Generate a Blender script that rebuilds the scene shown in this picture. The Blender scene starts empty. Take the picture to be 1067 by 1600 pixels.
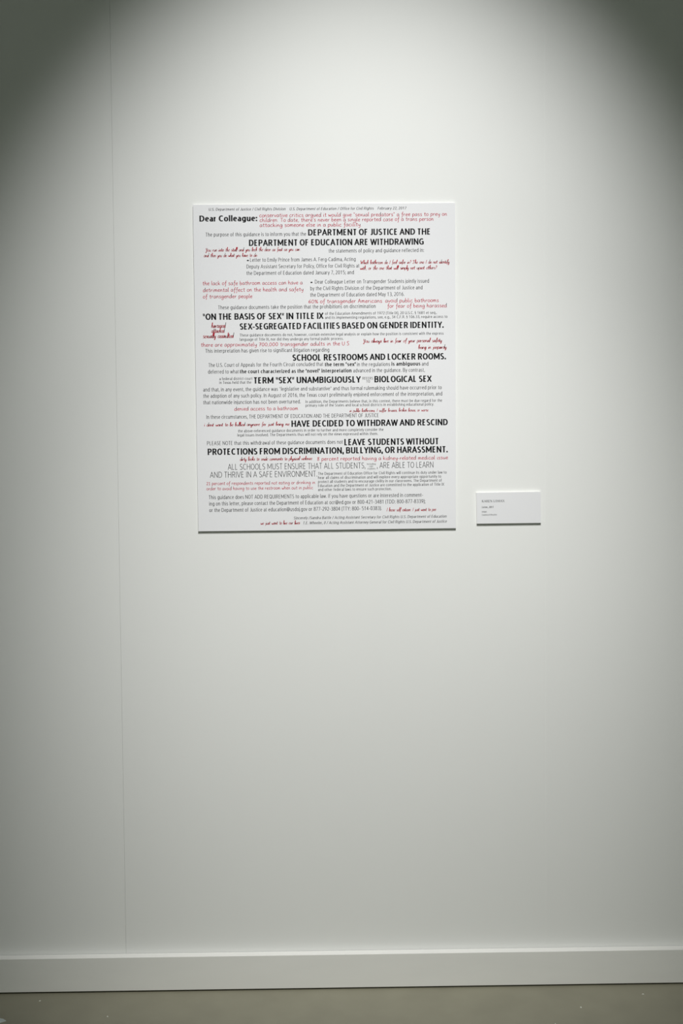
import bpy, bmesh, math, random
from mathutils import Vector, Matrix

C = bpy.context.scene
V3 = Vector

# ------------------------------------------------------------------ camera
F_PX = 1800.0
cam_d = bpy.data.cameras.new('camera')
cam_d.sensor_fit = 'VERTICAL'; cam_d.sensor_height = 36.0
cam_d.lens = F_PX / 1600.0 * 36.0
cam_d.clip_start = .05
cam = bpy.data.objects.new('camera', cam_d); C.collection.objects.link(cam)
pitch, yaw, roll = (-0.043892, 0.012877, -0.008864)
cam.location = (-0.00089, -2.72125, 1.25554)
fwd = V3((math.sin(yaw)*math.cos(pitch), math.cos(yaw)*math.cos(pitch), math.sin(pitch)))
right = V3((math.cos(yaw), -math.sin(yaw), 0)); up = right.cross(fwd)
r2 = right*math.cos(roll) + up*math.sin(roll); u2 = up*math.cos(roll) - right*math.sin(roll)
cam.rotation_euler = Matrix((r2, u2, -fwd)).transposed().to_euler()
C.camera = cam

# ------------------------------------------------------------------ world, lights, exposure
w = bpy.data.worlds.new('world'); C.world = w; w.use_nodes = True
w.node_tree.nodes['Background'].inputs[0].default_value = (.8, .9, .85, 1)
w.node_tree.nodes['Background'].inputs[1].default_value = 0.0
C.view_settings.view_transform = 'Standard'; C.view_settings.look = 'None'
C.view_settings.exposure = 0.0; C.view_settings.gamma = 1.0
C.view_settings.use_curve_mapping = False

def spot(name, loc, aim, half, blend, watts, col, rad=.03):
    d = bpy.data.lights.new(name, 'SPOT'); d.energy = watts; d.color = col
    d.spot_size = 2*half; d.spot_blend = blend; d.shadow_soft_size = rad
    o = bpy.data.objects.new(name, d); C.collection.objects.link(o)
    o.location = loc
    o.rotation_euler = (V3(aim) - V3(loc)).to_track_quat('-Z', 'Y').to_euler()
    return o
spot('ceiling_or_fill_spot', (.208, -2.038, 3.8), (.065, 0, 1.356), .346, 1.0, 415, (1, .992, .98))
spot('ceiling_or_fill_spot', (-.11, -2.794, 3.8), (.218, 0, .487), .273, 1.0, 236, (1, .985, .95))  # added spot, not a known fixture, filling in the lower pool of light
# added fill spots, unseen: bounced off the wall behind the viewer for ambient
for gx in (-1.5, 1.5): spot('ceiling_or_fill_spot', (gx, -3.2, 3.8), (gx, -5.5, 1.5), .8, 1.0, 350, (.95, 1, .95), .05)

# ------------------------------------------------------------------ helpers
def tag(o, label=None, cat=None, group=None, kind=None):
    if label: o['label'] = label
    if cat: o['category'] = cat
    if group: o['group'] = group
    if kind: o['kind'] = kind
    return o

def obj(name, bm, mat, parent=None, smooth=False):
    me = bpy.data.meshes.new(name); bm.normal_update(); bm.to_mesh(me); bm.free()
    me.materials.append(mat)
    if smooth:
        for p in me.polygons: p.use_smooth = True
    o = bpy.data.objects.new(name, me); C.collection.objects.link(o)
    if parent: o.parent = parent
    return o

def empty(name, loc=(0, 0, 0)):
    o = bpy.data.objects.new(name, None); C.collection.objects.link(o)
    o.location = loc; o.empty_display_size = .05
    return o

def box(bm, x0, x1, y0, y1, z0, z1, bev=0, seg=1):
    r = bmesh.ops.create_cube(bm, size=1)
    for q in r['verts']:
        q.co = V3((x0 + (q.co.x+.5)*(x1-x0), y0 + (q.co.y+.5)*(y1-y0), z0 + (q.co.z+.5)*(z1-z0)))
    if bev:
        es = {e for q in r['verts'] for e in q.link_edges}
        bmesh.ops.bevel(bm, geom=list(es), offset=bev, segments=seg, affect='EDGES', profile=.5)

def srgb(r, g, b):
    f = lambda c: ((c/255+.055)/1.055)**2.4 if c > 10 else c/255/12.92
    return (f(r), f(g), f(b), 1)

def mat(name, col, rough=.5, spec=.5, noise=None, bump=None):
    """noise = (scale, amount, stretch xyz); bump = (scale, strength, distance, stretch)"""
    m = bpy.data.materials.new(name); m.use_nodes = True
    nt = m.node_tree; N = nt.nodes; Lk = nt.links; b = N['Principled BSDF']
    b.inputs['Base Color'].default_value = tuple(col)
    b.inputs['Roughness'].default_value = rough
    b.inputs['Specular IOR Level'].default_value = spec
    tc = N.new('ShaderNodeTexCoord')
    if noise:
        mp = N.new('ShaderNodeMapping'); mp.inputs['Scale'].default_value = noise[2]
        nz = N.new('ShaderNodeTexNoise'); nz.inputs['Scale'].default_value = noise[0]; nz.inputs['Detail'].default_value = 5
        rp = N.new('ShaderNodeValToRGB')
        a = noise[1]
        rp.color_ramp.elements[0].position = .3; rp.color_ramp.elements[1].position = .7
        rp.color_ramp.elements[0].color = tuple(c*(1-a) for c in col[:3]) + (1,)
        rp.color_ramp.elements[1].color = tuple(min(1, c*(1+a)) for c in col[:3]) + (1,)
        Lk.new(tc.outputs['Object'], mp.inputs[0]); Lk.new(mp.outputs[0], nz.inputs['Vector'])
        Lk.new(nz.outputs['Fac'], rp.inputs[0]); Lk.new(rp.outputs[0], b.inputs['Base Color'])
    if bump:
        mp = N.new('ShaderNodeMapping'); mp.inputs['Scale'].default_value = bump[3]
        nz = N.new('ShaderNodeTexNoise'); nz.inputs['Scale'].default_value = bump[0]; nz.inputs['Detail'].default_value = 3
        bp = N.new('ShaderNodeBump'); bp.inputs['Strength'].default_value = bump[1]; bp.inputs['Distance'].default_value = bump[2]
        Lk.new(tc.outputs['Object'], mp.inputs[0]); Lk.new(mp.outputs[0], nz.inputs['Vector'])
        Lk.new(nz.outputs['Fac'], bp.inputs['Height']); Lk.new(bp.outputs[0], b.inputs['Normal'])
    return m

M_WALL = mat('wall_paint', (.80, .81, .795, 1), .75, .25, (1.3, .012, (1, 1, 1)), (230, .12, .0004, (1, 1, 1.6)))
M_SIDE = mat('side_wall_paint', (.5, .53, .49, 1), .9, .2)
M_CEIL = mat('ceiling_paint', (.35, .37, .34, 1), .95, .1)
M_BASE = mat('baseboard_paint', (.83, .83, .805, 1), .5, .35, (6, .015, (1, 1, 4)), (60, .08, .0005, (.3, 1, 1)))
M_GAP_SHADE = mat('gap_shade_black', (.01, .01, .01, 1), .9, .1)  # near-black colour standing in for shade below the baseboard
M_FLOOR = mat('sealed_concrete', (.25, .24, .178, 1), .42, .5, (9, .07, (1, 1, 1)), (35, .05, .0006, (1, 1, 1)))
M_SHEET = mat('matte_print_sheet', (.775, .78, .80, 1), .6, .3, (3, .006, (1, 1, 1)))
M_CARD = mat('matte_card', (.775, .78, .80, 1), .6, .3)
M_FOAM = mat('foam_core', (.8, .8, .77, 1), .9, .1)
M_BLACK = mat('black_ink', (.006, .006, .008, 1), .5, .3)
M_GREY = mat('charcoal_ink', (.022, .022, .026, 1), .6, .2)
M_FAINT = mat('grey_ink', (.2, .2, .2, 1), .6, .2)
M_RED = mat('red_ink', (.5, .012, .05, 1), .6, .2)
M_SCRIPT = mat('deep_red_ink', (.42, .004, .022, 1), .6, .2)
M_CHIP = mat('white_paint_chip', (.75, .76, .7, 1), .7, .3, (400, .1, (1, 1, 1)))
M_SCRAP = mat('bluish_plastic_scrap', (.5, .56, .56, 1), .35, .5, (150, .08, (1, 1, 1)))

# ------------------------------------------------------------------ room shell
X0, X1, YB, ZT = -3.0, 3.0, -5.5, 4.0
FZ = -.004          # floor level: the baseboard hangs a few millimetres above it
SEAM_L, SEAM_R = -0.4917, .5195

def wall_part(name, boxes, m, parent=None, bev=0):
    bm = bmesh.new()
    for b in boxes: box(bm, *b, bev=bev)
    return obj(name, bm, m, parent)

wall = wall_part('wall_back', [(X0, X1, .012, .12, FZ, ZT)], M_WALL)
tag(wall, 'white painted gallery wall behind the poster, lit from above', kind='structure')
# two sheets of wallboard with a painted-over joint a hair open, and a taped joint that swells out slightly
cuts = [X0, SEAM_L-.00017, SEAM_L+.00017, SEAM_R, SEAM_R, X1]
for a, b in ((0, 1), (2, 5)):
    bm = bmesh.new(); box(bm, cuts[a], cuts[b], 0, .012, FZ, ZT)
    obj('wall_panel', bm, M_WALL, wall)
bm = bmesh.new()
pr = [(SEAM_R-.004, 0), (SEAM_R-.0012, -.00022), (SEAM_R+.0012, -.00022), (SEAM_R+.012, 0)]
rows = [[bm.verts.new((x, y, z)) for x, y in pr] for z in (.09, ZT)]
for i in range(3): bm.faces.new((rows[0][i], rows[0][i+1], rows[1][i+1], rows[1][i]))
obj('joint_ridge', bm, M_WALL, wall)
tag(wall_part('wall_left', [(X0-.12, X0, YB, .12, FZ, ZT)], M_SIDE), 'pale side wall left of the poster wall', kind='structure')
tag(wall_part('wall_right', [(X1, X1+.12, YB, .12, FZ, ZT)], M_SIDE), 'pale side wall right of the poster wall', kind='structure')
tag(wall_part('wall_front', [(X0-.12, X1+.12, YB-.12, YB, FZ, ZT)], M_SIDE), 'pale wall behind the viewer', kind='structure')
tag(wall_part('ceiling', [(X0-.12, X1+.12, YB-.12, .12, ZT, ZT+.1)], M_CEIL), 'dim gallery ceiling', kind='structure')
tag(wall_part('floor', [(X0-.12, X1+.12, YB-.12, .12, -.1, FZ)], M_FLOOR), 'smooth olive grey sealed concrete floor', kind='structure')

# baseboard: flat board with softly rounded top edges, over a thin gap whose shade is a black strip
BT, BH = 0.0229, 0.0808
bm = bmesh.new(); box(bm, X0, X1, -BT, -.0009, 0, BH, bev=.0009, seg=2)
bb = obj('baseboard_back', bm, M_BASE); tag(bb, 'flat pale grey painted baseboard along the foot of the wall', kind='structure')
bm = bmesh.new(); box(bm, X0, X1, -BT+.012, -.0009, FZ, 0)
obj('gap_shade_strip', bm, M_GAP_SHADE, bb)['label'] = 'thin black strip painting the shade in the gap under the baseboard'

# ------------------------------------------------------------------ lettering
OFF = .00012
# condensed sans, cap height 1, x-height .7: char: (body width, side bearing, strokes; '~' = curved)
SANS = {
'A': (.70, .0, '0,0 .5,1;.5,1 1,0;.2,.3 .8,.3'),
'B': (.56, .06, '0,1 0,0;0,1 .5,1;0,.53 .55,.53;0,0 .5,0;~.5,1 .85,.95 .92,.77 .85,.6 .5,.53;~.5,.53 .9,.46 1,.27 .9,.06 .5,0'),
'C': (.58, .04, '~1,.9 .65,1 .25,.92 .02,.65 .02,.35 .25,.08 .65,0 1,.1'),
'D': (.62, .06, '0,1 0,0;0,1 .35,1;0,0 .35,0;~.35,1 .75,.92 1,.65 1,.35 .75,.08 .35,0'),
'E': (.46, .06, '0,1 0,0;0,1 1,1;0,.53 .9,.53;0,0 1,0'),
'F': (.45, .06, '0,1 0,0;0,1 1,1;0,.52 .9,.52'),
'G': (.64, .04, '~.97,.9 .65,1 .25,.92 .02,.65 .02,.35 .25,.08 .65,0 1,.08;1,.08 1,.48;.6,.48 1,.48'),
'H': (.62, .06, '0,1 0,0;1,1 1,0;0,.52 1,.52'),
'I': (.0, .06, '.5,1 .5,0'),
'J': (.36, .03, '1,1 1,.25;~1,.25 .85,.05 .5,0 .0,.04'),
'K': (.58, .06, '0,1 0,0;.95,1 .05,.48;.25,.58 1,0'),
'L': (.44, .06, '0,1 0,0;0,0 1,0'),
'M': (.80, .06, '0,0 0,1;0,1 .5,.2;.5,.2 1,1;1,1 1,0'),
'N': (.64, .06, '0,0 0,1;0,1 1,0;1,0 1,1'),
'O': (.68, .04, '~.5,1 .18,.9 0,.62 0,.38 .18,.1 .5,0 .82,.1 1,.38 1,.62 .82,.9 .5,1'),
'P': (.54, .06, '0,1 0,0;0,1 .5,1;0,.45 .5,.45;~.5,1 .88,.94 1,.73 .88,.51 .5,.45'),
'Q': (.68, .04, '~.5,1 .18,.9 0,.62 0,.38 .18,.1 .5,0 .82,.1 1,.38 1,.62 .82,.9 .5,1;.6,.2 1,-.1'),
'R': (.56, .06, '0,1 0,0;0,1 .5,1;0,.48 .5,.48;~.5,1 .86,.94 .95,.74 .86,.54 .5,.48;.5,.48 1,0'),
'S': (.50, .04, '~.93,.93 .55,1 .12,.92 .03,.73 .25,.56 .6,.48 .95,.33 .98,.15 .7,.02 .4,0 0,.07'),
'T': (.58, .01, '.5,1 .5,0;0,1 1,1'),
'U': (.60, .06, '0,1 0,.3;1,1 1,.3;~0,.3 .12,.06 .5,0 .88,.06 1,.3'),
'V': (.68, .0, '0,1 .5,0;.5,0 1,1'),
'W': (.98, .01, '0,1 .25,0;.25,0 .5,.95;.5,.95 .75,0;.75,0 1,1'),
'X': (.62, .01, '0,1 1,0;0,0 1,1'),
'Y': (.62, .0, '0,1 .5,.45;1,1 .5,.45;.5,.45 .5,0'),
'Z': (.54, .03, '0,1 1,1;1,1 0,0;0,0 1,0'),
'a': (.44, .045, '~.1,.61 .5,.7 .88,.63 1,.45;1,.45 1,0;~1,.41 .5,.39 .08,.3 .02,.15 .15,.03 .5,0 .85,.08 1,.2'),
'b': (.50, .055, '0,1.04 0,0;~0,.5 .25,.67 .55,.7 .9,.58 1,.35 .9,.12 .55,0 .25,.03 0,.2'),
'c': (.42, .035, '~1,.64 .6,.7 .15,.58 0,.35 .15,.12 .6,0 1,.06'),
'd': (.50, .055, '1,1.04 1,0;~1,.5 .75,.67 .45,.7 .1,.58 0,.35 .1,.12 .45,0 .75,.03 1,.2'),
'e': (.48, .035, '0,.37 1,.37;~1,.37 .92,.6 .52,.7 .12,.58 0,.35 .12,.12 .6,0 .95,.07'),
'f': (.34, .01, '~1,1.02 .65,1.03 .42,.95 .38,.8;.38,.8 .38,0;0,.68 .95,.68'),
'g': (.50, .055, '1,.7 1,0;~1,0 .9,-.19 .5,-.27 .1,-.2;~1,.5 .75,.67 .45,.7 .1,.58 0,.35 .1,.12 .45,0 .75,.03 1,.2'),
'h': (.48, .055, '0,1.04 0,0;~0,.48 .25,.66 .6,.7 .93,.6 1,.42;1,.42 1,0'),
'i': (.0, .055, '.5,.7 .5,0;.5,1 .5,.92'),
'j': (.1, .02, '1,.7 1,-.1;~1,-.1 .7,-.23 -.6,-.26;1,1 1,.92'),
'k': (.46, .05, '0,1.04 0,0;.92,.7 .05,.34;.3,.45 1,0'),
'l': (.0, .055, '.5,1.04 .5,0'),
'm': (.80, .055, '0,.7 0,0;~0,.48 .13,.66 .3,.7 .46,.6 .5,.42;.5,.42 .5,0;~.5,.48 .63,.66 .8,.7 .96,.6 1,.42;1,.42 1,0'),
'n': (.48, .055, '0,.7 0,0;~0,.48 .25,.66 .6,.7 .93,.6 1,.42;1,.42 1,0'),
'o': (.52, .035, '~.5,.7 .12,.6 0,.35 .12,.1 .5,0 .88,.1 1,.35 .88,.6 .5,.7'),
'p': (.50, .055, '0,.7 0,-.27;~0,.5 .25,.67 .55,.7 .9,.58 1,.35 .9,.12 .55,0 .25,.03 0,.2'),
'q': (.50, .055, '1,.7 1,-.27;~1,.5 .75,.67 .45,.7 .1,.58 0,.35 .1,.12 .45,0 .75,.03 1,.2'),
'r': (.32, .04, '0,.7 0,0;~0,.45 .3,.64 1,.68'),
's': (.40, .035, '~.92,.64 .55,.7 .12,.63 .08,.48 .5,.37 .92,.24 .9,.07 .5,0 0,.06'),
't': (.34, .01, '.4,.88 .4,.15;~.4,.15 .52,.02 1,.02;0,.68 .95,.68'),
'u': (.48, .055, '0,.7 0,.25;~0,.25 .08,.06 .4,0 .75,.05 1,.22;1,.7 1,0'),
'v': (.48, .0, '0,.7 .5,0;.5,0 1,.7'),
'w': (.74, .0, '0,.7 .25,0;.25,0 .5,.68;.5,.68 .75,0;.75,0 1,.7'),
'x': (.46, .0, '0,.7 1,0;0,0 1,.7'),
'y': (.48, .0, '0,.7 .5,.02;1,.7 .42,-.12;~.42,-.12 .3,-.25 0,-.25'),
'z': (.42, .02, '0,.7 1,.7;1,.7 0,0;0,0 1,0'),
'0': (.52, .04, '~.5,1 .12,.88 0,.6 0,.4 .12,.12 .5,0 .88,.12 1,.4 1,.6 .88,.88 .5,1'),
'1': (.52, .04, '.55,1 .55,0;.55,1 .15,.8'),
'2': (.52, .04, '~.02,.88 .4,1 .85,.92 .92,.7 .7,.45 .0,0;0,0 1,0'),
'3': (.52, .04, '~.05,.94 .4,1 .85,.93 .9,.72 .7,.56 .3,.53;~.3,.53 .8,.47 1,.27 .85,.05 .4,0 .0,.05'),
'4': (.54, .03, '.72,1 .72,0;.72,1 0,.27;0,.27 1,.27'),
'5': (.52, .04, '.12,1 .92,1;.12,1 .1,.58;~.1,.58 .5,.6 .92,.48 1,.28 .85,.06 .45,0 0,.05'),
'6': (.52, .04, '~.88,.97 .5,.93 .12,.65 0,.32 .12,.07 .5,0 .9,.08 1,.3 .9,.52 .5,.6 .1,.46'),
'7': (.52, .03, '0,1 1,1;1,1 .3,0'),
'8': (.52, .04, '~.5,1 .12,.93 .08,.7 .5,.54 .92,.7 .88,.93 .5,1;~.5,.54 .06,.42 .0,.22 .12,.04 .5,0 .88,.04 1,.22 .94,.42 .5,.54'),
'9': (.52, .04, '~.12,.03 .5,.07 .88,.35 1,.68 .88,.93 .5,1 .1,.92 0,.7 .1,.48 .5,.4 .9,.54'),
'.': (.0, .05, '.5,.09 .5,0'), ',': (.06, .04, '.9,.1 .3,-.16'), ':': (.0, .05, '.5,.09 .5,0;.5,.66 .5,.57'),
';': (.06, .04, '.9,.1 .3,-.16;.7,.66 .7,.57'), '-': (.24, .04, '-.25,.34 1.25,.34'), '/': (.36, .02, '0,-.05 1,1.02'),
'(': (.2, .03, '~1,1.06 .3,.8 0,.43 .3,.05 1,-.22'), ')': (.2, .03, '~0,1.06 .7,.8 1,.43 .7,.05 0,-.22'),
'[': (.2, .03, '0,1.04 0,-.2;0,1.04 1,1.04;0,-.2 1,-.2'), ']': (.2, .03, '1,1.04 1,-.2;0,1.04 1,1.04;0,-.2 1,-.2'),
'“': (.30, .05, '.15,.70 .0,.98;1,.70 .85,.98'), '”': (.30, .05, '0,.70 .15,.98;.85,.70 1,.98'),
'"': (.24, .05, '.0,.72 .1,1;.8,.72 .9,1'), "'": (.0, .04, '.5,.72 .5,1'),
'•': (.16, .06, '.5,.52 .5,.22;.0,.37 1,.37;~.5,.45 .2,.37 .5,.29 .8,.37 .5,.45'),
'§': (.38, .04, '~.9,.98 .5,1.04 .1,.92 .3,.72 .8,.58 .95,.42 .6,.3;~.4,.7 .05,.55 .2,.42 .7,.26 .9,.08 .5,-.1 .1,-.05'),
'@': (.86, .04, '~.7,.62 .5,.7 .3,.5 .3,.3 .45,.16 .62,.28 .72,.62;~.7,.6 .68,.25 .8,.15 .95,.3 1,.55 .85,.88 .5,1 .15,.85 0,.45 .1,.1 .45,-.1 .85,-.03'),
}

# pen strokes of two hands: x-height 1, strokes split by ';'
GL = {
'a': (.95, '.75,.88 .42,1 .1,.62 .12,.12 .4,.02 .72,.4 .78,.95 .75,.3 .92,.02'),
'b': (.85, '.14,1.75 .1,.9 .12,.08 .42,0 .76,.38 .6,.85 .32,.85 .12,.5'),
'c': (.82, '.72,.82 .45,1 .1,.6 .15,.1 .45,0 .8,.15'),
'd': (.98, '.72,.85 .4,1 .08,.55 .15,.05 .45,.02 .74,.5 .86,1.75 .78,.6 .82,.08 .95,.02'),
'e': (.82, '.1,.5 .5,.55 .74,.78 .48,1 .15,.75 .1,.3 .38,0 .8,.18'),
'f': (.68, '.78,1.6 .56,1.75 .38,1.4 .35,.5 .3,-.4 .08,-.6;.05,.95 .7,1.0'),
'g': (.92, '.72,.9 .4,1 .08,.6 .2,.1 .5,.12 .75,.6 .78,.95 .76,0 .6,-.58 .25,-.62 .05,-.35'),
'h': (.88, '.14,1.75 .1,.8 .1,0;.1,.5 .35,.95 .62,.88 .66,.35 .72,.05 .85,0'),
'i': (.38, '.15,.95 .13,.4 .18,.04 .32,.02;.17,1.36 .21,1.44'),
'j': (.48, '.32,.95 .32,0 .2,-.5 -.08,-.55;.34,1.36 .37,1.44'),
'k': (.82, '.14,1.75 .1,.8 .1,0;.65,.95 .15,.5 .42,.3 .78,0'),
'l': (.36, '.17,1.75 .12,.8 .15,.05 .32,.02'),
'm': (1.2, '.1,.95 .1,0;.1,.5 .3,.93 .5,.85 .52,.4 .52,0;.52,.5 .75,.93 .95,.85 .98,.2 1.15,0'),
'n': (.86, '.1,.95 .1,0;.1,.5 .35,.95 .62,.85 .65,.3 .82,0'),
'o': (.86, '.46,1 .1,.72 .1,.22 .4,0 .76,.28 .74,.78 .46,1'),
'p': (.86, '.12,.95 .1,.2 .08,-.65;.1,.6 .4,1 .74,.78 .7,.2 .35,0 .1,.2'),
'q': (.9, '.72,.9 .4,1 .08,.6 .2,.1 .5,.1 .75,.6 .78,.95 .76,.2 .74,-.65'),
'r': (.68, '.12,.95 .12,.4 .12,0;.12,.5 .35,.92 .66,.88'),
's': (.74, '.66,.9 .35,1 .12,.78 .4,.52 .62,.25 .4,0 .05,.1'),
't': (.68, '.35,1.45 .3,.6 .36,.05 .62,.06;.04,1 .68,1.03'),
'u': (.92, '.1,.95 .12,.2 .35,0 .65,.3 .72,.95 .7,.3 .88,0'),
'v': (.76, '.05,.95 .35,.02 .7,.95'),
'w': (1.08, '.05,.95 .27,.02 .52,.7 .78,.02 1.03,.95'),
'x': (.78, '.08,.95 .7,0;.7,.98 .05,0'),
'y': (.86, '.08,.95 .15,.4 .4,.2 .7,.5 .74,.95 .68,0 .5,-.56 .1,-.56'),
'z': (.76, '.05,.95 .65,.95 .08,.03 .7,.03'),
'A': (1.1, '.05,0 .5,1.6;.5,1.6 .98,0;.2,.6 .82,.6'),
'T': (1.05, '.02,1.55 1.0,1.62;.52,1.58 .48,0'),
'U': (1.1, '.1,1.55 .12,.3 .45,0 .85,.3 .92,1.55'),
'S': (.95, '.85,1.45 .5,1.65 .15,1.3 .5,.85 .8,.4 .45,0 .05,.15'),
'Y': (1.1, '.05,1.4 .2,1.0 .5,.9 .8,1.5;.85,1.55 .6,.4 .35,-.5 .05,-.3 .4,.2'),
'W': (1.5, '.05,1.3 .2,1.6 .35,.05;.35,.05 .75,1.3;.75,1.3 .9,.05;.9,.05 1.35,1.65'),
'I': (.5, '.4,1.6 .2,.8 .08,0'),
'0': (1.0, '.5,1.45 .12,.95 .15,.25 .5,0 .85,.5 .82,1.1 .5,1.45'),
'1': (.75, '.1,1.1 .4,1.45 .38,0;.1,.02 .68,.02'),
'2': (.95, '.1,1.15 .45,1.45 .75,1.1 .1,.05;.1,.05 .85,.05'),
'6': (.9, '.75,1.45 .2,.9 .12,.2 .45,0 .8,.35 .5,.7 .15,.4'),
'7': (.9, '.05,1.4 .85,1.42;.85,1.42 .5,.7 .3,-.1;.25,.75 .75,.78'),
'8': (.9, '.75,1.3 .4,1.45 .15,1.15 .7,.4 .4,0 .1,.3 .75,1.3'),
'%': (1.2, '.3,1.4 .08,1.1 .3,.85 .5,1.1 .3,1.4;1.05,1.45 .15,0;.9,.6 .7,.3 .9,0 1.12,.3 .9,.6'),
'.': (.35, '.12,.05 .18,.02'), ',': (.35, '.18,.1 .08,-.25'), "'": (.3, '.15,1.6 .12,1.25'),
'"': (.5, '.15,1.6 .12,1.25;.35,1.6 .32,1.25'), '-': (.6, '.08,.5 .52,.52'),
'?': (.75, '.1,1.3 .45,1.6 .65,1.25 .3,.75 .28,.45;.25,.08 .28,.02'),
}
# display serif capitals for the name on the card (thick and thin strokes)
SER = {
'K': (1.05, [(.2, 0, .2, 1, .12), (.22, .45, .8, 1, .06), (.4, .6, .92, 0, .12)], [(.2, 0), (.2, 1), (.8, 1), (.9, 0)]),
'A': (1.05, [(.12, 0, .5, 1, .06), (.5, 1, .9, 0, .13), (.27, .35, .73, .35, .05)], [(.12, 0), (.9, 0)]),
'R': (1.0, [(.2, 0, .2, 1, .12), (.2, .97, .55, .97, .05), (.55, .97, .7, .75, .12), (.7, .75, .5, .5, .1), (.5, .5, .2, .5, .05), (.45, .5, .85, 0, .12)], [(.2, 0), (.2, 1), (.85, 0)]),
'E': (.85, [(.2, 0, .2, 1, .12), (.2, .97, .7, .97, .06), (.2, .52, .6, .52, .06), (.2, .03, .75, .03, .06), (.7, .97, .7, .8, .05), (.75, .03, .77, .22, .05)], [(.2, 0), (.2, 1)]),
'N': (1.15, [(.2, 0, .2, 1, .06), (.2, 1, .92, 0, .13), (.92, 0, .92, 1, .06)], [(.2, 0), (.15, 1), (.92, 1)]),
'L': (.85, [(.2, 0, .2, 1, .12), (.2, .03, .75, .03, .06), (.75, .03, .77, .25, .05)], [(.2, 0), (.2, 1)]),
'O': (1.1, [(.5, 1, .2, .75, .08), (.2, .75, .2, .25, .13), (.2, .25, .5, 0, .08), (.5, 0, .85, .25, .08), (.85, .25, .85, .75, .13), (.85, .75, .5, 1, .08)], []),
'M': (1.3, [(.18, 0, .22, 1, .06), (.22, 1, .62, .05, .12), (.62, .05, 1.05, 1, .06), (1.05, 1, 1.1, 0, .12)], [(.18, 0), (.2, 1), (1.07, 1), (1.1, 0)]),
'X': (1.05, [(.15, 1, .88, 0, .13), (.15, 0, .82, 1, .06)], [(.15, 1), (.88, 0), (.15, 0), (.82, 1)]),
}

SCR = {
'b': (.8, '.1,.3 .4,1.2 .42,1.7 .25,1.75 .14,1.3 .12,.1 .4,0 .66,.4 .5,.8 .3,.6'),
'h': (.85, '.1,.3 .42,1.2 .42,1.7 .25,1.75 .15,1.2 .08,0;.1,.4 .4,.9 .6,.8 .6,.1 .8,.05'),
'l': (.45, '.08,.3 .42,1.2 .42,1.7 .25,1.75 .15,1.2 .15,.1 .4,.05'),
'k': (.8, '.1,.3 .4,1.2 .4,1.7 .25,1.75 .15,1.2 .08,0;.12,.45 .55,.9 .5,.55 .25,.5 .7,0'),
'y': (.8, '.08,.9 .15,.3 .4,.15 .65,.9 .6,.1 .4,-.75 .15,-.65 .3,-.2 .75,.15'),
'g': (.85, '.65,.85 .35,1 .08,.5 .3,.05 .6,.4 .68,.9 .6,-.1 .4,-.75 .15,-.65 .3,-.25 .8,.1'),
'Y': (1.1, '.05,1.3 .2,1.5 .25,.8 .5,.6 .85,1.4;.85,1.5 .65,.3 .35,-.7 .1,-.5 .5,.05 .95,.3'),
'T': (1.1, '.0,1.3 .3,1.6 .7,1.45 1.05,1.6;.6,1.5 .45,.3 .2,0 .05,.3'),
}

def smooth_pts(p, n=4):
    if len(p) < 3: return p
    q = ([p[-2]] + p + [p[1]]) if p[0] == p[-1] else ([p[0]] + p + [p[-1]]); out = []
    for i in range(1, len(q)-2):
        a, b, c, d = q[i-1], q[i], q[i+1], q[i+2]
        for k in range(n):
            t = k/n
            out.append(tuple(.5*((2*b[j]) + (-a[j]+c[j])*t + (2*a[j]-5*b[j]+4*c[j]-d[j])*t*t + (-a[j]+3*b[j]-3*c[j]+d[j])*t**3) for j in (0, 1)))
    out.append(p[-1])
    return out

def strokes(s, joined, rnd):
    """polylines of a handwritten line, x-height 1"""
    x = 0; out = []; prev = None
    for ch in s:
        if ch == ' ':
            x += .8 if joined else .62; prev = None; continue
        adv, code = (joined and SCR.get(ch)) or GL.get(ch, GL['o'])
        dy = rnd.uniform(-.05, .05)
        k = 1.0 if not joined or not ch.islower() else .95
        lines = [[(x + float(a.split(',')[0])*k, float(a.split(',')[1]) + dy) for a in st.split()] for st in code.split(';')]
        if joined and prev and ch.islower() and ch not in 'xz':
            e = lines[0][0]; out.append([prev, ((prev[0]+e[0])/2, (prev[1]+e[1])/2 - .08), e])
        for l in lines: out.append(smooth_pts(l))
        x += adv*k + (.02 if joined else .12)
        if ch.islower(): prev = (x-.12, .8) if ch in 'ovwbr' else (x-.1, .05)
        else: prev = None
    return out

def ribbon(pts, w0, w1, quads):
    """calligraphic pen line: w0 on hairlines, w1 on downstrokes"""
    P = []
    for i, (x, y) in enumerate(pts):
        a = pts[max(0, i-1)]; b = pts[min(len(pts)-1, i+1)]
        dx, dy = b[0]-a[0], b[1]-a[1]; l = math.hypot(dx, dy) or 1
        wd = (w0 + (w1-w0)*abs(dy)/l)/2
        P.append(((x - dy/l*wd, y + dx/l*wd), (x + dy/l*wd, y - dx/l*wd)))
    for i in range(len(P)-1): quads.append((P[i][1], P[i+1][1], P[i+1][0], P[i][0]))

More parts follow.
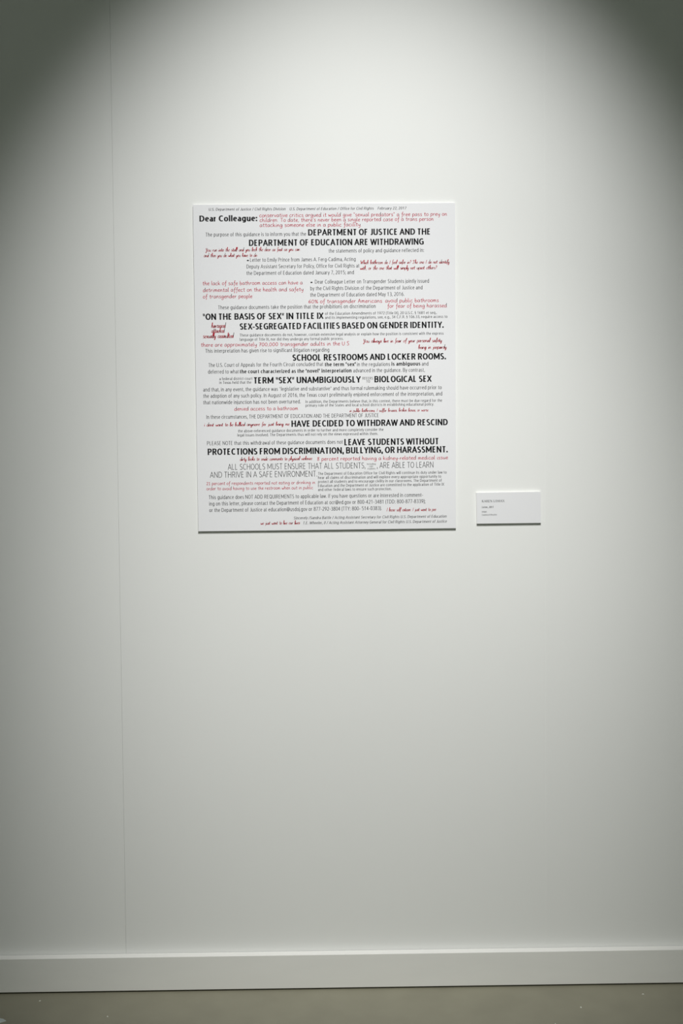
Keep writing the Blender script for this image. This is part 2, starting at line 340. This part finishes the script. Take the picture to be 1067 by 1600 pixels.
def line_quads(s, wv, wh, gap):
    """quads of a line in the condensed sans: stems wv wide, bars wh thick"""
    x = 0; out = []
    for ch in s:
        if ch == ' ': x += .27 + gap; continue
        bw, sb, code = SANS[ch]
        if ch == '-': ribbon([(x+.04, .37), (x+.36, .37)], wh, wh, out); x += .4 + gap; continue
        if ch == '•': ribbon([(x+.04, .36), (x+.11, .36), (x+.27, .36), (x+.34, .36)], .2, .2, out); ribbon([(x+.09, .36), (x+.29, .36)], .32, .32, out); x += .4; continue
        full = wv
        if ch in '“”"\'': wv = full*.62
        bw = max(bw, wv) if bw < .12 else bw + (wv - .09)*.55
        x += sb
        for st in code.split(';'):
            cv = st[0] == '~'
            pts = [tuple(float(c) for c in a.split(',')) for a in st.lstrip('~').split()]
            pts = [(x + wv/2 + a*(bw-wv), wh/2 + b*(1-wh)) for a, b in pts]
            if cv: pts = smooth_pts(pts, 3)
            else:
                (xa, ya), (xb, yb) = pts
                dx, dy = xb-xa, yb-ya; l = math.hypot(dx, dy) or 1
                if abs(dy) > 1e-3:
                    e = wh/2*min(1.0, abs(dy)/l)
                    pts = [(xa-dx/l*e, ya-dy/l*e), (xb+dx/l*e, yb+dy/l*e)]
                    ribbon(pts, wh, (wv*.92 if abs(dx) > .02 else wv), out); continue
            ribbon(pts, wh, wv, out)
        x += bw + sb + gap; wv = full
    return out

STY = {   # ink, stem, bar, letter gap, slant
 'bold': (M_BLACK, .215, .158, -.025, 0), 'light': (M_GREY, .118, .09, .035, 0), 'semi': (M_BLACK, .19, .145, .0, 0),
 'fine': (M_GREY, .122, .095, .035, 0), 'italic': (M_GREY, .13, .10, .045, .2), 'thin': (M_BLACK, .088, .076, .035, 0),
 'faint': (M_FAINT, .17, .13, .05, 0), 'labelbold': (M_BLACK, .19, .13, .05, 0),
 'hand': (M_RED, .16, .185, 0, 0), 'script': (M_SCRIPT, .10, .24, 0, .12), 'serif': (M_GREY, 0, 0, 0, 0)}

def lay_text(name, lines, P, parent, label=None):
    """one mesh for a block of lettering; P maps millimetres on the sheet to the sheet's face"""
    verts = []; faces = []; rnd = random.Random(len(name)*7 + len(lines[0][1]))
    for st, s, u0, u1, v0, cap in lines:
        ink, a, b, gap, sl = STY[st]
        q = []
        if st == 'serif':
            x = 0
            for ch in s:
                if ch == ' ': x += .45; continue
                adv, seg, ser = SER[ch]
                for (xa, ya, xb, yb, wd) in seg: ribbon([(x+xa, ya), (x+xb, yb)], wd*1.35, wd*1.35, q)
                for (xs, ys) in ser: ribbon([(x+xs-.13, ys), (x+xs+.13, ys)], .05, .05, q)
                x += adv
        elif st in ('hand', 'script'):
            for l in strokes(s, st == 'script', rnd): ribbon(l, a, b, q)
            if st == 'script': q = [tuple((x, y if y < 1 else 1 + (y-1)*1.5) for x, y in c) for c in q]
        else:
            q = line_quads(s, a, b, gap)
        em = cap
        xa = min(p[0] for c in q for p in c); xb = max(p[0] for c in q for p in c)
        kx = (u1 - u0 - sl*em*.6)/(xb - xa)
        for c in q:
            o = len(verts)
            for (x, y) in c: verts.append(P(u0 + (x-xa)*kx + sl*y*em, v0 - y*em))
            faces.append((o, o+1, o+2, o+3))
    me = bpy.data.meshes.new(name); me.from_pydata(verts, [], faces); me.materials.append(ink)
    # face every letter towards the room
    bm = bmesh.new(); bm.from_mesh(me); bm.normal_update()
    for f in bm.faces:
        if f.normal.y > 0: f.normal_flip()
    bm.to_mesh(me); bm.free()
    o = bpy.data.objects.new(name, me); C.collection.objects.link(o); o.parent = parent
    if label: o['label'] = label
    return o

INK_LABEL = {'hand': 'red handwritten lettering', 'script': 'small deep red script lettering', 'faint': 'tiny pale grey lettering',
             'bold': 'heavy black capitals', 'semi': 'bold black words'}

def board(name, corners, size, th, m_face, text, label, cat):
    """foam board standing off the wall by its thickness, lettering as children"""
    base = V3(((corners[2][0]+corners[3][0])/2, 0, (corners[2][1]+corners[3][1])/2))
    root = empty(name, base); tag(root, label, cat)
    TL, TR, BL, BR = [V3((c[0], -th, c[1])) - base for c in corners]
    bm = bmesh.new(); d = V3((0, th-.0003, 0)); s = V3((0, .0004, 0))
    f = [bm.verts.new(p) for p in (TL+s, TR+s, BR+s, BL+s)]; k = [bm.verts.new(p+d) for p in (TL, TR, BR, BL)]
    bm.faces.new(k)
    for i in range(4): bm.faces.new((f[i], f[(i+1) % 4], k[(i+1) % 4], k[i]))
    bmesh.ops.recalc_face_normals(bm, faces=bm.faces)
    obj('foam_core', bm, M_FOAM, root)
    bm = bmesh.new(); f = [bm.verts.new(p) for p in (TL, TR, BR, BL)]; k = [bm.verts.new(p+s) for p in (TL, TR, BR, BL)]
    bm.faces.new(f); bm.faces.new(k)
    for i in range(4): bm.faces.new((f[i], f[(i+1) % 4], k[(i+1) % 4], k[i]))
    bmesh.ops.recalc_face_normals(bm, faces=bm.faces)
    obj('printed_sheet', bm, m_face, root)
    W, H = size
    def P(u, v):
        a = u/W; b = v/H
        p = (TL*(1-a) + TR*a)*(1-b) + (BL*(1-a) + BR*a)*b
        return (p.x, -th - OFF, p.z)
    for n, ls in text: lay_text(n, ls, P, root, INK_LABEL.get(ls[0][0]))
    return root

# sizes and lettering in millimetres: (style, words, left, right, baseline from the top, letter height)
POSTER_SIZE = (609.80, 761.50)
POSTER_CORNERS = [(-0.30571, 1.85566), (0.30586, 1.85647), (-0.30379, 1.0938), (0.30423, 1.09535)]
POSTER_TEXT = [
 ('letterhead', [
   ('italic', 'U.S. Department of Justice / Civil Rights Division', 36.25, 215.11, 14.05, 6.306),
   ('italic', 'U.S. Department of Education / Office for Civil Rights', 224.03, 420.16, 14.25, 6.314),
   ('italic', 'February 22, 2017', 429.11, 496.1, 14.28, 6.322),
 ]),
 ('salutation', [
   ('bold', 'Dear Colleague:', 14.48, 148.92, 38.84, 13.797),
 ]),
 ('handwritten_note', [
   ('hand', 'conservative critics argued it would give "sexual predators" a free pass to prey on', 153.95, 590.89, 29.45, 5.361),
   ('hand', "children. To date, there's never been a single reported case of a trans person", 154.4, 559.46, 40.62, 5.364),
   ('hand', 'attacking someone else in a public facility.', 154.24, 391.25, 52.09, 5.367),
 ]),
 ('body_text', [
   ('light', 'The purpose of this guidance is to inform you that the', 28.61, 262.08, 73.34, 8.823),
 ]),
 ('headline', [
   ('bold', 'DEPARTMENT OF JUSTICE AND THE', 266.7, 550.67, 72.97, 14.579),
 ]),
 ('headline', [
   ('bold', 'DEPARTMENT OF EDUCATION ARE WITHDRAWING', 128.8, 536.37, 96.06, 14.582),
 ]),
 ('script_note', [
   ('script', 'You run into the stall and you lock the door as fast as you can', 27.44, 247.53, 108.22, 4.346),
   ('script', 'and then you do what you have to do', 23.22, 147.51, 121.01, 4.348),
 ]),
 ('body_text', [
   ('light', 'the statements of policy and guidance reflected in:', 314.47, 536.6, 113.01, 8.856),
 ]),
 ('body_text', [
   ('light', '•', 123.37, 128.28, 132.74, 8.854),
   ('light', 'Letter to Emily Prince from James A. Ferg-Cadima, Acting', 130.97, 377.03, 132.65, 8.854),
   ('light', 'Deputy Assistant Secretary for Policy, Office for Civil Rights at', 122.56, 385.28, 147.94, 8.86),
   ('light', 'the Department of Education dated January 7, 2015; and', 122.34, 372.75, 163.16, 8.867),
 ]),
 ('script_note', [
   ('script', 'Which bathroom do I feel safer in? The one I do not identify', 387.44, 596.42, 140.05, 4.363),
   ('script', 'with, or the one that will simply not upset others?', 386.74, 567.0, 153.22, 4.365),
 ]),
 ('handwritten_note', [
   ('hand', 'the lack of safe bathroom access can have a', 19.62, 253.1, 185.81, 5.397),
   ('hand', 'detrimental affect on the health and safety', 19.96, 254.27, 201.34, 5.401),
   ('hand', 'of transgender people', 19.71, 135.18, 216.3, 5.405),
 ]),
 ('body_text', [
   ('light', '•', 271.04, 275.97, 184.82, 8.884),
   ('light', 'Dear Colleague Letter on Transgender Students jointly issued', 281.35, 548.15, 184.61, 8.885),
   ('light', 'by the Civil Rights Division of the Department of Justice and', 270.58, 532.79, 199.79, 8.891),
   ('light', 'the Department of Education dated May 13, 2016.', 270.43, 490.12, 214.76, 8.897),
 ]),
 ('handwritten_note', [
   ('hand', '60% of transgender Americans', 266.23, 438.15, 229.71, 5.417),
 ]),
 ('handwritten_note', [
   ('hand', 'avoid public bathrooms', 445.5, 570.79, 229.49, 5.423),
   ('hand', 'for fear of being harassed', 450.67, 589.68, 242.02, 5.426),
 ]),
 ('body_text', [
   ('light', 'These guidance documents take the position that the prohibitions on discrimination', 54.8, 422.93, 242.25, 8.897),
 ]),
 ('headline', [
   ('bold', '“ON THE BASIS OF SEX” IN TITLE IX', 18.73, 301.03, 266.56, 14.691),
 ]),
 ('fine_print', [
   ('fine', 'of the Education Amendments of 1972 (Title IX), 20 U.S.C. § 1681 et seq.,', 304.42, 566.04, 257.38, 6.54),
   ('fine', 'and its implementing regulations, see, e.g., 34 C.F.R. § 106.33, require access to', 304.33, 591.12, 266.75, 6.543),
 ]),
 ('headline', [
   ('bold', 'SEX-SEGREGATED FACILITIES BASED ON GENDER IDENTITY.', 104.56, 582.33, 289.92, 14.716),
 ]),
 ('script_note', [
   ('script', 'harassed', 37.99, 71.91, 285.0, 5.616),
   ('script', 'attacked', 37.81, 69.19, 296.6, 5.619),
   ('script', 'sexually assaulted', 18.04, 90.38, 308.76, 5.622),
 ]),
 ('fine_print', [
   ('fine', 'These guidance documents do not, however, contain extensive legal analysis or explain how the position is consistent with the express', 104.33, 581.98, 305.84, 6.547),
   ('fine', 'language of Title IX, nor did they undergo any formal public process.', 104.19, 346.76, 315.96, 6.55),
 ]),
 ('handwritten_note', [
   ('hand', 'there are approximately 700,000 transgender adults in the U.S.', 13.38, 362.86, 328.66, 5.434),
 ]),
 ('script_note', [
   ('script', 'You always live in fear of your personal safety', 392.93, 578.31, 322.98, 4.58),
   ('script', 'being in jeopardy', 522.42, 589.11, 338.68, 4.587),
 ]),
 ('body_text', [
   ('light', 'This interpretation has given rise to significant litigation regarding', 23.6, 313.49, 343.06, 8.938),
 ]),
 ('headline', [
   ('bold', 'SCHOOL RESTROOMS AND LOCKER ROOMS.', 227.0, 587.53, 363.65, 14.779),
 ]),
 ('body_text', [
   ('light', 'The U.S. Court of Appeals for the Fourth Circuit concluded that', 30.39, 298.76, 376.23, 8.952),
 ]),
 ('body_text', [
   ('light', 'in the regulations', 378.24, 455.7, 377.82, 8.973),
 ]),
 ('body_text', [
   ('light', 'and', 530.53, 546.04, 377.8, 8.982),
 ]),
 ('body_text', [
   ('light', 'deferred to what', 28.8, 100.7, 391.75, 8.959),
 ]),
 ('body_text', [
   ('light', 'advanced in the guidance. By contrast,', 369.4, 537.1, 392.1, 8.979),
 ]),
 ('bold_text', [
   ('semi', 'the term "sex"', 302.96, 375.53, 377.24, 8.968),
 ]),
 ('bold_text', [
   ('semi', 'is ambiguous', 459.16, 527.21, 377.41, 8.977),
 ]),
 ('bold_text', [
   ('semi', 'the court characterized as the "novel" interpretation', 103.69, 365.34, 391.88, 8.963),
 ]),
 ('fine_print', [
   ('fine', 'a federal district court', 55.21, 132.26, 407.1, 6.576),
   ('fine', 'in Texas held that the', 55.07, 129.89, 416.07, 6.579),
 ]),
 ('headline', [
   ('bold', 'TERM “SEX” UNAMBIGUOUSLY', 136.34, 387.27, 415.98, 14.807),
 ]),
 ('faint_text', [
   ('faint', 'REFERS', 390.93, 415.46, 409.23, 6.291),
 ]),
 ('faint_text', [
   ('faint', 'TO', 399.9, 408.64, 416.36, 6.294),
 ]),
 ('headline', [
   ('bold', 'BIOLOGICAL SEX', 418.88, 553.74, 415.95, 14.834),
 ]),
 ('body_text', [
   ('light', 'and that, in any event, the guidance was “legislative and substantive” and thus formal rulemaking should have occurred prior to', 16.88, 577.06, 433.34, 8.976),
   ('light', 'the adoption of any such policy. In August of 2016, the Texas court preliminarily enjoined enforcement of the interpretation, and', 16.94, 578.22, 448.16, 8.982),
   ('light', 'that nationwide injunction has not been overturned.', 16.69, 245.11, 463.29, 8.989),
 ]),
 ('fine_print', [
   ('fine', 'In addition, the Departments believe that, in this context, there must be due regard for the', 256.69, 577.87, 462.76, 6.602),
   ('fine', 'primary role of the States and local school districts in establishing educational policy.', 256.6, 558.51, 471.47, 6.605),
 ]),
 ('handwritten_note', [
   ('hand', 'denied access to a bathroom', 89.08, 238.77, 478.59, 5.25),
 ]),
 ('script_note', [
   ('script', 'in public bathrooms, I suffer bruises, broken bones, or worse', 359.91, 545.93, 485.01, 3.908),
 ]),
 ('body_text', [
   ('light', 'In these circumstances, THE DEPARTMENT OF EDUCATION AND THE DEPARTMENT OF JUSTICE', 23.48, 427.97, 497.41, 9.004),
 ]),
 ('script_note', [
   ('script', 'i dont want to be bullied anymore for just being me', 17.64, 218.79, 514.92, 4.251),
 ]),
 ('headline', [
   ('bold', 'HAVE DECIDED TO WITHDRAW AND RESCIND', 222.82, 591.31, 518.16, 14.888),
 ]),
 ('fine_print', [
   ('fine', 'the above-referenced guidance documents in order to further and more completely consider the', 97.34, 439.53, 529.76, 6.616),
   ('fine', 'legal issues involved. The Departments thus will not rely on the views expressed within them.', 95.4, 426.48, 539.36, 6.619),
 ]),
 ('body_text', [
   ('light', 'PLEASE NOTE that this withdrawal of these guidance documents does not', 23.83, 343.14, 559.06, 9.03),
 ]),
 ('headline', [
   ('bold', 'LEAVE STUDENTS WITHOUT', 346.88, 568.78, 562.89, 14.931),
 ]),
 ('headline', [
   ('bold', 'PROTECTIONS FROM DISCRIMINATION, BULLYING, OR HARASSMENT.', 24.96, 591.13, 582.12, 14.914),
 ]),
 ('script_note', [
   ('script', 'dirty looks to snide comments to physical violence', 100.14, 271.1, 596.38, 4.269),
 ]),
 ('handwritten_note', [
   ('hand', '8 percent reported having a kidney-related medical issue', 282.55, 591.69, 597.96, 5.287),
 ]),
 ('large_text', [
   ('thin', 'ALL SCHOOLS MUST ENSURE THAT ALL STUDENTS,', 71.82, 395.7, 617.5, 13.888),
 ]),
 ('large_text', [
   ('thin', ', ARE ABLE TO LEARN', 423.68, 557.08, 617.54, 13.919),
 ]),
 ('large_text', [
   ('thin', 'AND THRIVE IN A SAFE ENVIRONMENT.', 29.36, 281.87, 635.75, 13.896),
 ]),
 ('faint_text', [
   ('faint', 'including', 399.84, 420.41, 609.4, 3.932),
   ('faint', 'LGBT', 405.09, 414.47, 615.21, 3.934),
   ('faint', 'students', 401.12, 420.03, 620.31, 3.934),
 ]),
 ('fine_print', [
   ('fine', 'The Department of Education Office for Civil Rights will continue its duty under law to', 284.32, 587.96, 632.0, 6.657),
   ('fine', 'hear all claims of discrimination and will explore every appropriate opportunity to', 284.23, 575.34, 641.54, 6.66),
   ('fine', 'protect all students and to encourage civility in our classrooms. The Department of', 284.13, 576.38, 650.92, 6.663),
   ('fine', 'Education and the Department of Justice are committed to the application of Title IX', 284.04, 582.26, 660.32, 6.665),
   ('fine', 'and other federal laws to ensure such protection.', 283.94, 457.42, 669.71, 6.668),
 ]),
 ('handwritten_note', [
   ('hand', '21 percent of respondents reported not eating or drinking in', 20.95, 277.31, 652.73, 4.687),
   ('hand', 'order to avoid having to use the restroom when out in public', 20.75, 272.5, 664.83, 4.69),
 ]),
 ('body_text', [
   ('light', 'This guidance does NOT ADD REQUIREMENTS to applicable law. If you have questions or are interested in comment-', 25.99, 532.25, 686.09, 9.085),
   ('light', 'ing on this letter, please contact the Department of Education at ocr@ed.gov or 800-421-3481 (TDD: 800-877-8339);', 26.5, 537.35, 701.1, 9.092),
   ('light', 'or the Department of Justice at education@usdoj.gov or 877-292-3804 (TTY: 800- 514-0383).', 26.55, 433.93, 716.42, 9.098),
 ]),
 ('script_note', [
   ('script', 'I loose self esteem. I just want to pee', 445.59, 563.24, 719.75, 4.304),
 ]),
 ('signature_line', [
   ('italic', 'Sincerely /Sandra Battle / Acting Assistant Secretary for Civil Rights U.S. Department of Education', 225.6, 587.96, 735.97, 6.687),
 ]),
 ('signature_line', [
   ('italic', 'T.E. Wheeler, II / Acting Assistant Attorney General for Civil Rights U.S. Department of Justice', 247.41, 588.54, 747.94, 6.692),
 ]),
 ('script_note', [
   ('script', 'we just want to live our lives', 146.94, 240.45, 747.63, 4.301),
 ]),
]
CARD_SIZE = (152.09, 73.47)
CARD_CORNERS = [(0.35275, 1.17863), (0.5052, 1.17979), (0.35384, 1.10549), (0.50556, 1.10601)]
CARD_TEXT = [
 ('artist_name', [
   ('serif', 'KAREN LOMAX', 13.0, 66.52, 22.77, 5.304),
 ]),
 ('title_line', [
   ('labelbold', 'Letter, 2017', 12.91, 40.5, 36.59, 4.557),
 ]),
 ('caption', [
   ('fine', 'Inkjet', 12.72, 24.02, 47.23, 4.109),
   ('fine', 'Courtesy of the artist', 12.59, 47.84, 54.39, 4.114),
 ]),
]


board('text_poster', POSTER_CORNERS, POSTER_SIZE, 0.005, M_SHEET, POSTER_TEXT,
      'large white poster of black and red lettering mounted on the wall', 'poster')
board('wall_label', CARD_CORNERS, CARD_SIZE, 0.005, M_CARD, CARD_TEXT,
      'small white caption card on the wall right of the poster', 'label')

# ------------------------------------------------------------------ debris on the floor
def chip(name, m, pts, h, loc, label, cat, group=None):
    bm = bmesh.new()
    lo = [bm.verts.new((x, y, 0)) for x, y in pts]
    cx = sum(p[0] for p in pts)/len(pts); cy = sum(p[1] for p in pts)/len(pts)
    hi = [bm.verts.new((cx + (x-cx)*.8, cy + (y-cy)*.8, h*(1 + .3*((i*7) % 3 - 1)))) for i, (x, y) in enumerate(pts)]
    n = len(pts)
    bm.faces.new(lo[::-1]); bm.faces.new(hi)
    for i in range(n): bm.faces.new((lo[i], lo[(i+1) % n], hi[(i+1) % n], hi[i]))
    bmesh.ops.recalc_face_normals(bm, faces=bm.faces)
    o = obj(name, bm, m); o.location = loc
    return tag(o, label, cat, group)

def flake(r1, r2, rot, seed):
    rn = random.Random(seed); out = []
    for i in range(6):
        a = i/6*2*math.pi; k = rn.uniform(.7, 1.15)
        x, y = r1*k*math.cos(a), r2*k*math.sin(a)
        out.append((x*math.cos(rot)-y*math.sin(rot), x*math.sin(rot)+y*math.cos(rot)))
    return out
for (x, y, r1, r2, rot, lab) in (
    (-.685, -.060, .0030, .0015, .4, 'tiny white chip on the floor by the baseboard at far left'),
    (-.511, -.142, .0026, .0022, -.6, 'small bright white chip on the floor, left of centre'),
    (.573, -.132, .0024, .0020, -.7, 'small white chip on the floor right of the caption card, nearer the viewer'),
    (.733, -.071, .0032, .0014, 0, 'thin long white chip close to the baseboard at far right'),
    (.499, -.208, .0018, .0018, 0, 'round white speck at the very bottom of the photo, right of centre')):
    chip('paint_chip', M_CHIP, flake(r1, r2, rot, int(x*1000)), .0012, (x, y, FZ), lab, 'chip', 'white chips on the concrete floor')
chip('plastic_scrap', M_SCRAP, [(-.012, -.012), (.004, -.004), (.0125, .002), (.003, .012), (-.012, .018)], .0015,
     (-.7495, -.157, FZ), 'pale bluish flat scrap on the floor in the bottom left corner', 'scrap')
